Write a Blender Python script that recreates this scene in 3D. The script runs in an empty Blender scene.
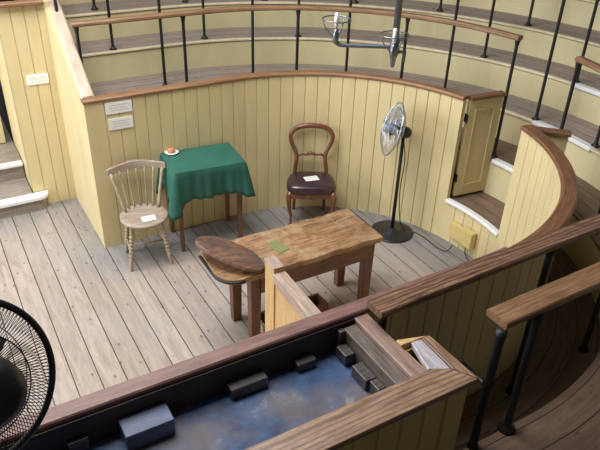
import bpy, bmesh, math, random
from mathutils import Vector, Matrix
random.seed(7)
PI = math.pi
S = bpy.context.scene
COL = S.collection

# ---------------------------------------------------------------- camera
CAMZ = 3.2943
cam_d = bpy.data.cameras.new('camera')
cam_d.sensor_width = 36.0
cam_d.lens = 645.43 / 600 * 36.0
cam_d.clip_start = 0.05
cam = bpy.data.objects.new('camera', cam_d)
COL.objects.link(cam)
def _cam():
    th, ro, yaw = 0.5511, 0.0362, 0.5423
    f = Vector((math.sin(yaw)*math.cos(th), math.cos(yaw)*math.cos(th), -math.sin(th)))
    r = Vector((math.cos(yaw), -math.sin(yaw), 0)); u = r.cross(f)
    r2 = r*math.cos(ro) + u*math.sin(ro); u2 = -r*math.sin(ro) + u*math.cos(ro)
    m = Matrix(((r2.x, u2.x, -f.x, 0), (r2.y, u2.y, -f.y, 0), (r2.z, u2.z, -f.z, CAMZ), (0, 0, 0, 1)))
    cam.matrix_world = m
_cam()
S.camera = cam

# ---------------------------------------------------------------- light
S.view_settings.view_transform = 'Standard'
S.view_settings.look = 'None'
S.view_settings.gamma = 1.0
S.view_settings.use_curve_mapping = False
S.view_settings.exposure = 0.62
w = bpy.data.worlds.new('daylight'); S.world = w; w.use_nodes = True
bg = w.node_tree.nodes['Background']
bg.inputs['Color'].default_value = (0.86, 0.93, 1.0, 1)
bg.inputs['Strength'].default_value = 1.0
def area(name, loc, target, sx, sy, power, color):
    d = bpy.data.lights.new(name, 'AREA'); d.shape = 'RECTANGLE'; d.size = sx; d.size_y = sy
    d.energy = power; d.color = color
    o = bpy.data.objects.new(name, d); COL.objects.link(o)
    o.location = loc
    o.rotation_euler = (Vector(target)-Vector(loc)).to_track_quat('-Z', 'Y').to_euler()
    return o
area('skylight', (0.5, 3.9, 5.25), (1.3, 3.95, 0.0), 3.0, 2.6, 190, (1.0, 0.99, 0.97))
area('left_fill_light', (-4.2, 5.4, 3.2), (0.6, 5.2, 0.4), 2.2, 2.2, 165, (0.95, 0.97, 1.0))  # added light to brighten the left side; no doorway is seen there

# ---------------------------------------------------------------- materials
def nt(name):
    m = bpy.data.materials.new(name); m.use_nodes = True
    t = m.node_tree; b = t.nodes['Principled BSDF']
    return m, t, b
def mix(t, fac, a, b, mode='MIX'):
    n = t.nodes.new('ShaderNodeMix'); n.data_type = 'RGBA'; n.blend_type = mode
    for sock, v in ((n.inputs[0], fac), (n.inputs[6], a), (n.inputs[7], b)):
        if hasattr(v, 'is_output') or isinstance(v, bpy.types.NodeSocket): t.links.new(v, sock)
        elif isinstance(v, (int, float)): sock.default_value = v
        else: sock.default_value = (*v, 1)
    return n.outputs[2]
def ramp(t, src, p0, p1):
    n = t.nodes.new('ShaderNodeMapRange'); n.clamp = True
    t.links.new(src, n.inputs[0]); n.inputs[1].default_value = p0; n.inputs[2].default_value = p1
    return n.outputs[0]
def math_(t, op, a, b=None, c=None):
    n = t.nodes.new('ShaderNodeMath'); n.operation = op
    for i, v in enumerate((a, b, c)):
        if v is None: continue
        if isinstance(v, (int, float)): n.inputs[i].default_value = v
        else: t.links.new(v, n.inputs[i])
    return n.outputs[0]
def coord(t, kind, scale):
    tc = t.nodes.new('ShaderNodeTexCoord'); mp = t.nodes.new('ShaderNodeMapping')
    t.links.new(tc.outputs[kind], mp.inputs[0]); mp.inputs['Scale'].default_value = scale
    return mp.outputs[0]
def noise(t, vec, scale, detail=4, rough=.6, dist=0):
    n = t.nodes.new('ShaderNodeTexNoise'); t.links.new(vec, n.inputs['Vector'])
    n.inputs['Scale'].default_value = scale; n.inputs['Detail'].default_value = detail
    n.inputs['Roughness'].default_value = rough; n.inputs['Distortion'].default_value = dist
    return n.outputs['Fac']
def bump(t, b, src, strength, dist=.01):
    n = t.nodes.new('ShaderNodeBump'); n.inputs['Strength'].default_value = strength
    n.inputs['Distance'].default_value = dist
    t.links.new(src, n.inputs['Height']); t.links.new(n.outputs[0], b.inputs['Normal'])
def simple(name, c, rough=.6, metal=0, var=0.12, sc=12, coat=0):
    m, t, b = nt(name)
    v = coord(t, 'Object', (1, 1, 1)); n = noise(t, v, sc, 5)
    col = mix(t, ramp(t, n, .3, .7), tuple(x*(1-var) for x in c), tuple(min(1, x*(1+var)) for x in c))
    t.links.new(col, b.inputs['Base Color']); b.inputs['Roughness'].default_value = rough
    b.inputs['Metallic'].default_value = metal; b.inputs['Coat Weight'].default_value = coat
    return m
def wood(name, dark, light, axis=0, kind='Object', rough=.45, fine=14, fig=0, crack=0, patch=None, patchamt=.6, coat=0, stretch=9, bmp=.25):
    """grain runs along `axis` (0,1,2)"""
    m, t, b = nt(name)
    sc = [stretch]*3; sc[axis] = 1.0
    v = coord(t, kind, tuple(sc))
    g = noise(t, v, fine/3, 7, .68, .6)
    g2 = noise(t, v, fine*1.6, 4, .6)
    col = mix(t, ramp(t, g, .32, .68), dark, light)
    col = mix(t, math_(t, 'MULTIPLY', ramp(t, g2, .45, .75), .35), col, tuple(x*.55 for x in dark))
    if fig:      # cathedral figure of sawn oak
        v3 = coord(t, kind, tuple(1.6 if i == axis else 16 for i in range(3)))
        wv = t.nodes.new('ShaderNodeTexWave'); wv.bands_direction = 'XYZ'[1 if axis != 1 else 0]
        t.links.new(v3, wv.inputs['Vector']); wv.inputs['Scale'].default_value = .8; wv.inputs['Distortion'].default_value = 9
        wv.inputs['Detail'].default_value = 3; wv.inputs['Detail Scale'].default_value = .9; wv.inputs['Detail Roughness'].default_value = .6
        col = mix(t, math_(t, 'MULTIPLY', ramp(t, wv.outputs['Fac'], .55, .95), fig), col, tuple(x*.42 for x in dark))
    if crack:    # long splits and worn hollows along the planks
        v4 = coord(t, kind, tuple(1.1 if i == axis else 13 for i in range(3))); ck = noise(t, v4, 2.3, 6, .6, .4)
        ab = math_(t, 'ABSOLUTE', math_(t, 'SUBTRACT', ck, .5))
        col = mix(t, math_(t, 'MULTIPLY', math_(t, 'SUBTRACT', 1.0, ramp(t, ab, .004, .028)), crack), col, (.05, .022, .012))
        v5 = coord(t, kind, (1, 1, 1)); sc5 = noise(t, v5, 7, 6, .7)
        col = mix(t, math_(t, 'MULTIPLY', ramp(t, sc5, .58, .70), .55), col, (.56, .44, .31))
    if patch:
        v2 = coord(t, kind, (1, 1, 1)); g3 = noise(t, v2, 5, 5, .65)
        col = mix(t, math_(t, 'MULTIPLY', ramp(t, g3, .48, .66), patchamt), col, patch)
    t.links.new(col, b.inputs['Base Color'])
    r = t.nodes.new('ShaderNodeMapRange'); t.links.new(g, r.inputs[0])
    r.inputs[3].default_value = rough-.1; r.inputs[4].default_value = rough+.15
    t.links.new(r.outputs[0], b.inputs['Roughness']); b.inputs['Coat Weight'].default_value = coat
    bump(t, b, g2, bmp, .004)
    return m
def paint(name, c, groove=None):
    m, t, b = nt(name)
    v = coord(t, 'Object', (1, 1, .35)); n = noise(t, v, 3.2, 5, .6); n2 = noise(t, v, 30, 4, .7)
    col = mix(t, ramp(t, n, .3, .72), tuple(x*.90 for x in c), tuple(x*1.08 for x in c))
    col = mix(t, math_(t, 'MULTIPLY', ramp(t, n2, .60, .8), .30), col, tuple(x*.62 for x in c))
    t.links.new(col, b.inputs['Base Color']); b.inputs['Roughness'].default_value = .5
    bump(t, b, n2, .12, .003)
    return m
def boards(name, seam_axis, pitch, offset, dark, light, grain_axis, kind='Object', seam_w=.022, knots=True, rough=.62, bluish=None, joints=0, wall_band=False):
    """a floor of planks: seams are narrow dark gaps at a fixed pitch"""
    m, t, b = nt(name)
    tc = t.nodes.new('ShaderNodeTexCoord'); sp = t.nodes.new('ShaderNodeSeparateXYZ')
    t.links.new(tc.outputs[kind], sp.inputs[0])
    s = math_(t, 'DIVIDE', math_(t, 'SUBTRACT', sp.outputs[seam_axis], offset), pitch)
    idx = math_(t, 'FLOOR', s); fr = math_(t, 'FRACT', s)
    edge = math_(t, 'MINIMUM', fr, math_(t, 'SUBTRACT', 1.0, fr))
    gap = math_(t, 'LESS_THAN', edge, seam_w)
    wn = t.nodes.new('ShaderNodeTexWhiteNoise'); wn.noise_dimensions = '1D'; t.links.new(idx, wn.inputs['W'])
    sc = [8, 8, 8]; sc[grain_axis] = .9
    mp = t.nodes.new('ShaderNodeMapping'); mp.inputs['Scale'].default_value = sc
    t.links.new(tc.outputs[kind], mp.inputs[0])
    of = t.nodes.new('ShaderNodeCombineXYZ'); t.links.new(math_(t, 'MULTIPLY', idx, 3.7), of.inputs[grain_axis])
    t.links.new(of.outputs[0], mp.inputs['Location'])
    g = noise(t, mp.outputs[0], 3.5, 7, .7, .8)
    col = mix(t, ramp(t, g, .3, .7), dark, light)
    col = mix(t, math_(t, 'MULTIPLY', wn.outputs['Value'], .30), col, tuple(x*.72 for x in dark))
    big = noise(t, tc.outputs[kind], 1.1, 4, .6)
    if bluish: col = mix(t, math_(t, 'MULTIPLY', ramp(t, big, .45, .7), .6), col, bluish)
    if wall_band:   # a strip along the far walls has greyer, bluer, darker boards
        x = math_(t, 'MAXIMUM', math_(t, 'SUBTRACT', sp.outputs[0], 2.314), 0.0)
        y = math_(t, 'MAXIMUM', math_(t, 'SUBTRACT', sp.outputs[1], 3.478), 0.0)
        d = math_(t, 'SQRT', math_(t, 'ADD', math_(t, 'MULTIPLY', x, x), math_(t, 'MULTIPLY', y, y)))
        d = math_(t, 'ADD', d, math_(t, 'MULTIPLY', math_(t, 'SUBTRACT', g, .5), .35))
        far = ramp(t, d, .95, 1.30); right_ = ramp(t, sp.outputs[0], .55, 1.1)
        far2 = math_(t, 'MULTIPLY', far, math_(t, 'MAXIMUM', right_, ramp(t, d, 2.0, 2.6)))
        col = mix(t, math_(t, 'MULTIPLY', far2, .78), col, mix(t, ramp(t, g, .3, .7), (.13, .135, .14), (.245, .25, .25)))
    if knots:
        vo = t.nodes.new('ShaderNodeTexVoronoi'); vo.inputs['Scale'].default_value = 1.0
        mk = t.nodes.new('ShaderNodeMapping'); ks = [16, 16, 16]; ks[grain_axis] = 9
        mk.inputs['Scale'].default_value = ks; t.links.new(tc.outputs[kind], mk.inputs[0]); t.links.new(mk.outputs[0], vo.inputs['Vector'])
        k = math_(t, 'SUBTRACT', 1.0, ramp(t, vo.outputs['Distance'], .08, .20))
        sel = t.nodes.new('ShaderNodeSeparateColor'); t.links.new(vo.outputs['Color'], sel.inputs[0])
        k = math_(t, 'MULTIPLY', k, math_(t, 'GREATER_THAN', sel.outputs[0], .5))
        col = mix(t, math_(t, 'MULTIPLY', k, .7), col, (.07, .05, .04))
    col = mix(t, gap, col, (.025, .02, .017))
    t.links.new(col, b.inputs['Base Color']); b.inputs['Roughness'].default_value = rough
    h = math_(t, 'SUBTRACT', math_(t, 'MULTIPLY', g, .15), gap)
    bump(t, b, h, .5, .006)
    return m

YEL = (.66, .55, .305)
M = {}
M['yellow'] = paint('yellow_paint', YEL)
M['yellow_flat'] = paint('riser_paint', (.65, .57, .335))
M['yellow_box'] = paint('box_paint', (.62, .48, .19))
M['ochre'] = paint('casing_ochre', (.57, .41, .15))  # deeper, darker yellow than the pit wall boards
M['end_pink'] = wood('end_board_wood', (.21, .125, .095), (.38, .255, .205), 1, 'Object', .4)
M['cream'] = simple('nosing_paint', (.70, .61, .42), .5)
M['white'] = simple('white_paint', (.80, .80, .80), .45, var=.05)
M['paper'] = simple('paper', (.84, .85, .82), .7, var=.03)
M['floor'] = boards('floor_boards', 0, .1625, .352, (.28, .22, .18), (.50, .415, .35), 1, bluish=(.33, .325, .32), wall_band=True)
M['tread'] = boards('tread_boards', 1, .145, 0, (.25, .195, .165), (.43, .355, .305), 0, kind='UV', knots=True, rough=.7, bluish=(.29, .265, .25))
M['brown_shade_tread'] = boards('brown_shade_boards', 1, .145, 0, (.12, .075, .05), (.27, .18, .125), 0, kind='UV', knots=True, rough=.55)  # brown boards, with the shade of the walkway darkened into the colour
M['step'] = wood('step_boards', (.20, .16, .13), (.38, .33, .29), 0, rough=.4)
M['rail'] = wood('oak_cap', (.17, .08, .035), (.36, .19, .09), 0, 'UV', .42)
M['rail_light'] = wood('pale_oak_cap', (.48, .34, .25), (.70, .56, .45), 0, 'UV', .3)
M['rail_pink'] = wood('pinkish_cap', (.125, .06, .05), (.27, .145, .12), 0, 'UV', .42)
M['rail_curve'] = wood('curved_cap', (.14, .062, .03), (.29, .14, .07), 0, 'UV', .42, fig=.4)
M['handrail'] = wood('handrail_oak', (.17, .085, .042), (.36, .205, .11), 0, 'UV', .36, fig=.3)
M['oak_big'] = wood('grained_oak', (.10, .048, .030), (.34, .195, .12), 0, 'UV', .30, fine=22, stretch=7, bmp=.4, fig=.75)
M['oak_near'] = wood('worn_oak', (.19, .105, .065), (.44, .28, .185), 0, 'UV', .34, fine=20, stretch=7, fig=.55)
M['oak_side'] = wood('worn_oak_side', (.23, .125, .075), (.47, .30, .19), 1, 'Object', .36, fine=20, stretch=7)
M['pale_panel'] = wood('pale_pine', (.50, .30, .12), (.68, .47, .22), 2, 'Object', .42)
M['pale_top'] = wood('door_top', (.30, .20, .15), (.55, .42, .32), 1, 'Object', .35, patch=(.28, .26, .30))
M['iron'] = simple('black_iron', (.008, .008, .009), .55, 0)
M['black'] = simple('black_plastic', (.012, .012, .013), .38)
M['steel'] = simple('grey_metal', (.22, .24, .27), .32, .85)
M['pipe'] = simple('grey_pipe', (.16, .18, .21), .4, .4)
M['silver'] = simple('chrome_blade', (.60, .64, .70), .2, .9)
M['blade'] = simple('clear_blade', (.30, .34, .45), .25, .2)
M['glass'] = simple('frosted_glass', (.78, .82, .86), .15, 0, var=.03)
M['green'] = simple('green_cloth', (.018, .105, .075), .85, var=.22, sc=4)
M['green_card'] = simple('green_card', (.20, .21, .085), .6)
M['leather'] = simple('dark_leather', (.045, .022, .030), .28, var=.3, coat=.25)
M['mahog'] = wood('mahogany', (.085, .027, .013), (.235, .085, .038), 2, 'Object', .3, coat=.3)
M['grey_wood'] = wood('worn_elm', (.25, .19, .145), (.47, .39, .32), 0, 'Object', .45, patch=(.34, .19, .10), patchamt=.5)
M['grey_turn'] = wood('worn_spindle', (.27, .205, .13), (.50, .41, .28), 2, 'Object', .5)
M['table_top'] = wood('table_plank', (.16, .07, .03), (.46, .265, .125), 0, 'Object', .5, fine=16, patch=(.50, .34, .20), patchamt=.5, stretch=10, bmp=.6, crack=.75)
M['table_leg'] = wood('table_leg_wood', (.07, .025, .013), (.19, .08, .042), 2, 'Object', .38)
M['table_apron'] = wood('table_apron_wood', (.07, .027, .015), (.19, .085, .045), 0, 'Object', .42)
M['head'] = wood('headboard_wood', (.06, .032, .024), (.29, .155, .10), 0, 'Object', .3, fine=9, patch=(.075, .065, .07), patchamt=.75)
M['leg_red'] = wood('red_leg', (.11, .04, .02), (.24, .10, .05), 2, 'Object', .4)
M['dark_box'] = wood('blackened_wood', (.014, .010, .008), (.045, .032, .025), 0, 'Object', .6, patch=(.10, .038, .028), patchamt=.5)
M['block'] = wood('block_wood', (.035, .03, .03), (.12, .095, .085), 0, 'Object', .38, patch=(.09, .12, .20), patchamt=.7)
M['ledge'] = wood('grey_ledge', (.075, .055, .042), (.225, .175, .14), 1, 'Object', .42, patch=(.14, .13, .13))
M['gloss_strip'] = wood('gloss_strip', (.33, .29, .31), (.58, .54, .57), 0, 'UV', .2)
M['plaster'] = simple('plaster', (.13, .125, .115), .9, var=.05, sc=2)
M['block_blue'] = wood('blue_worn_block', (.05, .065, .12), (.14, .17, .27), 0, 'Object', .5, patch=(.10, .16, .34), patchamt=.8)
M['dim'] = simple('passage_shade', (.02, .018, .016), .8)  # near-black colour stands in for the shade in the passage
M['bun'] = simple('bun', (.55, .25, .10), .6, var=.3, sc=40)
M['ink'] = simple('ink', (.5, .5, .5), .8)

def trough_mat():
    m, t, b = nt('trough_lining')
    v = coord(t, 'Object', (1, 1, 1))
    a = noise(t, v, 6, 7, .65, .3); c2 = noise(t, v, 2.2, 4, .6); c3 = noise(t, v, 40, 5, .7)
    col = mix(t, ramp(t, a, .35, .65), (.022, .048, .115), (.075, .135, .27))
    col = mix(t, math_(t, 'MULTIPLY', ramp(t, c2, .50, .66), .6), col, (.20, .15, .11))
    col = mix(t, math_(t, 'MULTIPLY', ramp(t, a, .60, .72), .6), col, (.36, .33, .27))
    col = mix(t, math_(t, 'MULTIPLY', ramp(t, c3, .6, .8), .18), col, (.30, .30, .29))
    t.links.new(col, b.inputs['Base Color']); b.inputs['Roughness'].default_value = .6
    b.inputs['Specular IOR Level'].default_value = .18
    bump(t, b, c3, .2, .004)
    return m
M['trough'] = trough_mat()

# ---------------------------------------------------------------- mesh helpers
class MB:
    def __init__(s): s.v = []; s.f = []; s.uv = []; s.smooth = []
    def add(s, vs, fs, uvs=None, smooth=False):
        n = len(s.v); s.v += [tuple(v) for v in vs]
        for i, f in enumerate(fs):
            s.f.append([k+n for k in f]); s.uv.append(uvs[i] if uvs else [(0, 0)]*len(f)); s.smooth.append(smooth)
        return s
    def box(s, c, d, rz=0, taper=None, m=None):
        x, y, z = (k/2 for k in d); vs = []
        for sz in (-1, 1):
            q = taper if (taper and sz < 0) else 1
            for sx, sy in ((-1, -1), (1, -1), (1, 1), (-1, 1)):
                p = Vector((sx*x*q, sy*y*q, sz*z))
                if m: p = m @ p
                elif rz: p = Matrix.Rotation(rz, 3, 'Z') @ p
                vs.append(p + Vector(c))
        return s.add(vs, [(3, 2, 1, 0), (4, 5, 6, 7), (0, 1, 5, 4), (1, 2, 6, 5), (2, 3, 7, 6), (3, 0, 4, 7)])
    def b2(s, x0, x1, y0, y1, z0, z1): return s.box(((x0+x1)/2, (y0+y1)/2, (z0+z1)/2), (x1-x0, y1-y0, z1-z0))
    def prism(s, poly, z0, z1):
        n = len(poly)
        vs = [(x, y, z0) for x, y in poly] + [(x, y, z1) for x, y in poly]
        return s.add(vs, [list(range(n))[::-1], list(range(n, 2*n))] + [(i, (i+1) % n, n+(i+1) % n, n+i) for i in range(n)])
    def lathe(s, prof, base=(0, 0, 0), axis=(0, 0, 1), seg=20):
        """prof = [(r, h)...]"""
        q = Vector(axis).normalized().to_track_quat('Z', 'Y').to_matrix(); b = Vector(base); vs = []; fs = []
        for r, h in prof:
            for k in range(seg):
                a = 2*PI*k/seg; vs.append(q @ Vector((max(r, 1e-4)*math.cos(a), max(r, 1e-4)*math.sin(a), h)) + b)
        for j in range(len(prof)-1):
            for k in range(seg):
                fs.append((j*seg+k, j*seg+(k+1) % seg, (j+1)*seg+(k+1) % seg, (j+1)*seg+k))
        fs.append(list(range(seg))[::-1]); fs.append([(len(prof)-1)*seg+k for k in range(seg)])
        return s.add(vs, fs, smooth=True)
    def tube(s, pts, r, seg=10, closed=False, sy=1.0):
        pts = [Vector(p) for p in pts]; n = len(pts); vs = []; fs = []
        rr = r if isinstance(r, (list, tuple)) else [r]*n
        prev = None
        for i, p in enumerate(pts):
            if closed: tg = pts[(i+1) % n]-pts[i-1]
            else: tg = pts[min(i+1, n-1)]-pts[max(i-1, 0)]
            tg.normalize()
            if prev is None:
                up = Vector((0, 0, 1)) if abs(tg.z) < .95 else Vector((0, 1, 0))
                a = tg.cross(up).normalized()
            else: a = (prev - tg*prev.dot(tg)).normalized()
            prev = a; b = tg.cross(a)
            for k in range(seg):
                t = 2*PI*k/seg; vs.append(p + a*math.cos(t)*rr[i] + b*math.sin(t)*rr[i]*sy)
        m = n if closed else n-1
        for j in range(m):
            for k in range(seg):
                j2 = (j+1) % n
                fs.append((j*seg+k, j*seg+(k+1) % seg, j2*seg+(k+1) % seg, j2*seg+k))
        if not closed: fs.append(list(range(seg))[::-1]); fs.append([(n-1)*seg+k for k in range(seg)])
        return s.add(vs, fs, smooth=True)
    def sweep(s, pts, prof, cap=True):
        """pts: 3D polyline (mostly horizontal); prof: closed list of (offset across, up); UV u along, v round"""
        pts = [Vector(p) for p in pts]; n = len(pts); k = len(prof); vs = []; L = [0]
        for i in range(1, n): L.append(L[-1]+(pts[i]-pts[i-1]).length)
        per = [0]
        for i in range(1, k+1): per.append(per[-1]+math.dist(prof[i % k], prof[i-1]))
        for i, p in enumerate(pts):
            a = (pts[i]-pts[i-1]) if i else (pts[1]-pts[0]); b = (pts[i+1]-pts[i]) if i < n-1 else a
            a = Vector((a.x, a.y, 0)).normalized(); b = Vector((b.x, b.y, 0)).normalized()
            t = (a+b).normalized(); nrm = Vector((t.y, -t.x, 0)); c = max(.5, t.dot(b)); nrm = nrm/c
            for o, u in prof: vs.append(p+nrm*o+Vector((0, 0, u)))
        fs = []; uv = []
        for i in range(n-1):
            for j in range(k):
                j2 = (j+1) % k
                fs.append((i*k+j, (i+1)*k+j, (i+1)*k+j2, i*k+j2))
                uv.append([(L[i], per[j]), (L[i+1], per[j]), (L[i+1], per[j+1]), (L[i], per[j+1])])
        if cap:
            fs.append(list(range(k))); uv.append([(L[0], per[j]) for j in range(k)])
            fs.append([(n-1)*k+j for j in range(k)][::-1]); uv.append([(L[-1], per[j]) for j in range(k)][::-1])
        return s.add(vs, fs, uv)
    def build(s, name, mat, parent=None, bevel=0, recalc=True, smooth=None, sub=0):
        me = bpy.data.meshes.new(name); me.from_pydata(s.v, [], s.f)
        ul = me.uv_layers.new(name='UVMap'); i = 0
        for pi, f in enumerate(s.f):
            for q in range(len(f)):
                u = s.uv[pi][q]; ul.data[i].uv = (u[0], u[1]) if len(u) > 1 else (0, 0); i += 1
        for p, sm in zip(me.polygons, s.smooth): p.use_smooth = sm if smooth is None else smooth
        if recalc:
            bm = bmesh.new(); bm.from_mesh(me); bmesh.ops.recalc_face_normals(bm, faces=bm.faces); bm.to_mesh(me); bm.free()
        me.materials.append(mat); me.update()
        o = bpy.data.objects.new(name, me); COL.objects.link(o)
        if parent: o.parent = parent
        if bevel:
            b = o.modifiers.new('bevel', 'BEVEL'); b.width = bevel; b.segments = 2; b.limit_method = 'ANGLE'
        if sub:
            b = o.modifiers.new('subdivision', 'SUBSURF'); b.levels = sub; b.render_levels = sub
        return o
def thing(name, label, cat, loc=(0, 0, 0), rz=0, group=None):
    o = bpy.data.objects.new(name, None); COL.objects.link(o); o.location = loc; o.rotation_euler = (0, 0, rz)
    o.empty_display_size = .1
    return tag(o, label, cat, group)
def tag(o, label, cat, group=None):
    o['label'] = label; o['category'] = cat
    if group: o['group'] = group
    return o
def struct(o): o['kind'] = 'structure'; return o
def lab(o, label): o['label'] = label; return o
def rect(w0, w1, z0, z1, r=.008):
    return [(w0+r, z0), (w1-r, z0), (w1, z0+r), (w1, z1-r), (w1-r, z1), (w0+r, z1), (w0, z1-r), (w0, z0+r)]

# ---------------------------------------------------------------- plan of the theatre
WC = Vector((2.314, 3.478)); WR = 1.572        # centre and radius of the boarded wall round the pit
TC = Vector((2.217, 3.454))                    # centre of the standing tiers
HW = 1.38
A0, A1 = 11.4, -13.2                           # entrance gap (degrees)
XL = 1.04
def upath(c, r, xl=None, a0=90, a1=-90, xr=None, step=2.0):
    """back straight -> half circle -> front straight, going clockwise seen from above"""
    pts = []
    if xl is not None:
        n = max(2, int(abs(c.x-xl)/.12))
        pts += [Vector((xl+(c.x-xl)*i/n, c.y+r)) for i in range(n)]
    n = max(2, int(abs(a0-a1)/step))
    pts += [c+r*Vector((math.cos(math.radians(a0+(a1-a0)*i/n)), math.sin(math.radians(a0+(a1-a0)*i/n)))) for i in range(n+1)]
    if xr is not None:
        n = max(2, int(abs(c.x-xr)/.12))
        pts += [Vector((c.x+(xr-c.x)*i/n, c.y-r)) for i in range(1, n+1)]
    return pts
def resample(pts, step):
    out = [pts[0].copy()]; acc = 0; L = sum((pts[i+1]-pts[i]).length for i in range(len(pts)-1)); n = max(1, round(L/step)); st = L/n
    tgt = st
    for i in range(len(pts)-1):
        seg = (pts[i+1]-pts[i]).length
        while acc+seg >= tgt-1e-7 and len(out) <= n:
            out.append(pts[i].lerp(pts[i+1], (tgt-acc)/seg)); tgt += st
        acc += seg
    if len(out) < n+1: out.append(pts[-1].copy())
    return out
def board_wall(name, pts, z0, z1, thick, mat, pitch=.1, parent=None, both=True):
    pitch = .113 if pitch == .1 else pitch
    """matchboarded wall: a real V groove between every two boards. thick goes to the left of travel (outwards)"""
    P = resample(pts, pitch); n = len(P); prof = []  # (pos, inner offset, outer offset)
    zf = z1 if callable(z1) else (lambda p: z1)
    rows = []
    for i, p in enumerate(P):
        a = P[max(i-1, 0)]; b = P[min(i+1, n-1)]; t = (b-a).normalized(); nr = Vector((-t.y, t.x))  # left of travel
        if 0 < i < n-1:
            rows += [(p-t*.0055, nr, 0), (p, nr, .010), (p+t*.0055, nr, 0)]
        else: rows.append((p, nr, 0))
    vs = []; fs = []
    for p, nr, g in rows:
        q = p+nr*g; o = p+nr*(thick-(g if both else 0)); z = zf(p)
        vs += [(q.x, q.y, z0), (q.x, q.y, z), (o.x, o.y, z), (o.x, o.y, z0)]
    m = len(rows)
    for i in range(m-1):
        for j in range(4):
            fs.append((i*4+j, (i+1)*4+j, (i+1)*4+(j+1) % 4, i*4+(j+1) % 4))
    fs.append((0, 1, 2, 3)); fs.append(((m-1)*4+3, (m-1)*4+2, (m-1)*4+1, (m-1)*4))
    return MB().add(vs, fs).build(name, mat, parent)
def p3(pts, z): return [Vector((p.x, p.y, z)) for p in pts]

# ---------------------------------------------------------------- floor
struct(MB().b2(-3.2, 3.9, 1.9, 8.2, -.06, 0).build('floor', M['floor']))
# ---------------------------------------------------------------- walls of the pit
struct(board_wall('wall_back', upath(WC, WR, XL, 90, A0), 0, HW, .045, M['yellow']))
struct(board_wall('wall_gap', upath(WC, WR, None, A0, A1), 0, .384, .045, M['yellow']))
struct(board_wall('wall_right', upath(WC, WR, None, A1, -60), 0, HW, .045, M['yellow']))
struct(board_wall('wall_front', upath(WC, WR, None, -60, -90, -1.3), 0, HW, .045, M['yellow']))
def slope(p): return HW + max(0, p.y-5.05)*.49
struct(board_wall('wall_left', [Vector((XL, 6.1)), Vector((XL, 5.05))], 0, slope, -.0451, M['yellow'], 1.2, both=False))
struct(board_wall('wall_left_upper', [Vector((XL, 9.0)), Vector((XL, 6.1))], 0, slope, -.0451, M['yellow'], 3.2, both=False))
struct(board_wall('wall_stair_side', [Vector((.60, 6.1)), Vector((XL, 6.1))], 0, 1.94, .045, M['yellow'], .11, both=False))
struct(board_wall('wall_stair_jamb', [Vector((.60, 7.0)), Vector((.60, 6.112))], 0, 1.94, .045, M['yellow'], .9, both=False))
struct(MB().b2(-3.3, 7.3, -1.6, 1.895, -.16, -.06).build('floor_hall', M['plaster']))
struct(MB().b2(3.905, 7.3, 1.895, 9.2, -.16, -.06).build('floor_hall_side', M['plaster']))
# the hall round the theatre: plaster walls and a ceiling with the skylight opening
gal = [Vector((TC.x+5.0*math.cos(math.radians(a)), TC.y+5.0*math.sin(math.radians(a)))) for a in range(90, -91, -6)]
struct(MB().sweep([Vector((XL, TC.y+5.0, -.06))]+p3(gal, -.06), rect(-.08, .0, 0, 5.16, .001)).build('wall_hall', M['plaster']))
struct(MB().b2(-3.3, TC.x, TC.y-5.08, TC.y-5.0, -.05, 5.1).build('wall_behind', M['plaster']))
struct(MB().b2(-3.38, -3.3, -1.6, 3.4, -.05, 5.1).build('wall_side', M['plaster']))
cm = MB(); ox0, ox1, oy0, oy1 = -1.0, 2.4, 2.5, 5.4
cm.b2(-3.3, ox0, -1.6, 9.2, 5.1, 5.18); cm.b2(ox1, 7.3, -1.6, 9.2, 5.1, 5.18); cm.b2(ox0, ox1, -1.6, oy0, 5.1, 5.18); cm.b2(ox0, ox1, oy1, 9.2, 5.1, 5.18)
struct(cm.build('ceiling', M['plaster']))
# cappings
CAP = rect(-.05, .05, 0, .032)
struct(MB().sweep(p3(upath(WC, WR+.030, XL-.05, 90, A0), HW-.012), rect(-.045, .045, 0, .035, .012)).build('trim_1', M['rail']))
struct(MB().sweep(p3(upath(WC, WR+.035, None, A1, -84), HW-.012), rect(-.052, .052, 0, .035, .01)).build('trim_2', M['rail_curve']))
struct(MB().sweep(p3(upath(WC, WR+.010, None, -84, -90, -1.3), HW-.012), rect(-.04, .042, 0, .03, .006)).build('trim_3', M['rail_pink']))
struct(MB().sweep([Vector((XL+.01, 5.085, HW+.004)), Vector((XL+.17, 9.0, HW+.0+3.95*.49))], rect(-.052, .045, 0, .036, .012)).build('trim_4', M['rail_light']))
struct(MB().sweep([Vector((.57, 6.1, 1.93)), Vector((XL-.05, 6.1, 1.93))], rect(-.035, .06, 0, .035)).build('trim_5', M['rail']))
# no floorline strip or bottom board is modelled at the left corner
# ---------------------------------------------------------------- door leaf on the stair and the passage beyond
dl = struct(MB().b2(-.75, .525, 7.0, 7.05, .34, 2.3).build('door_1', M['yellow'], bevel=.006))
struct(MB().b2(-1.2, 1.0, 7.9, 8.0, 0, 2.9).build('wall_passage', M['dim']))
struct(MB().b2(.60, .66, 7.05, 7.9, 0, 2.3).build('wall_passage_side', M['dim']))

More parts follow.
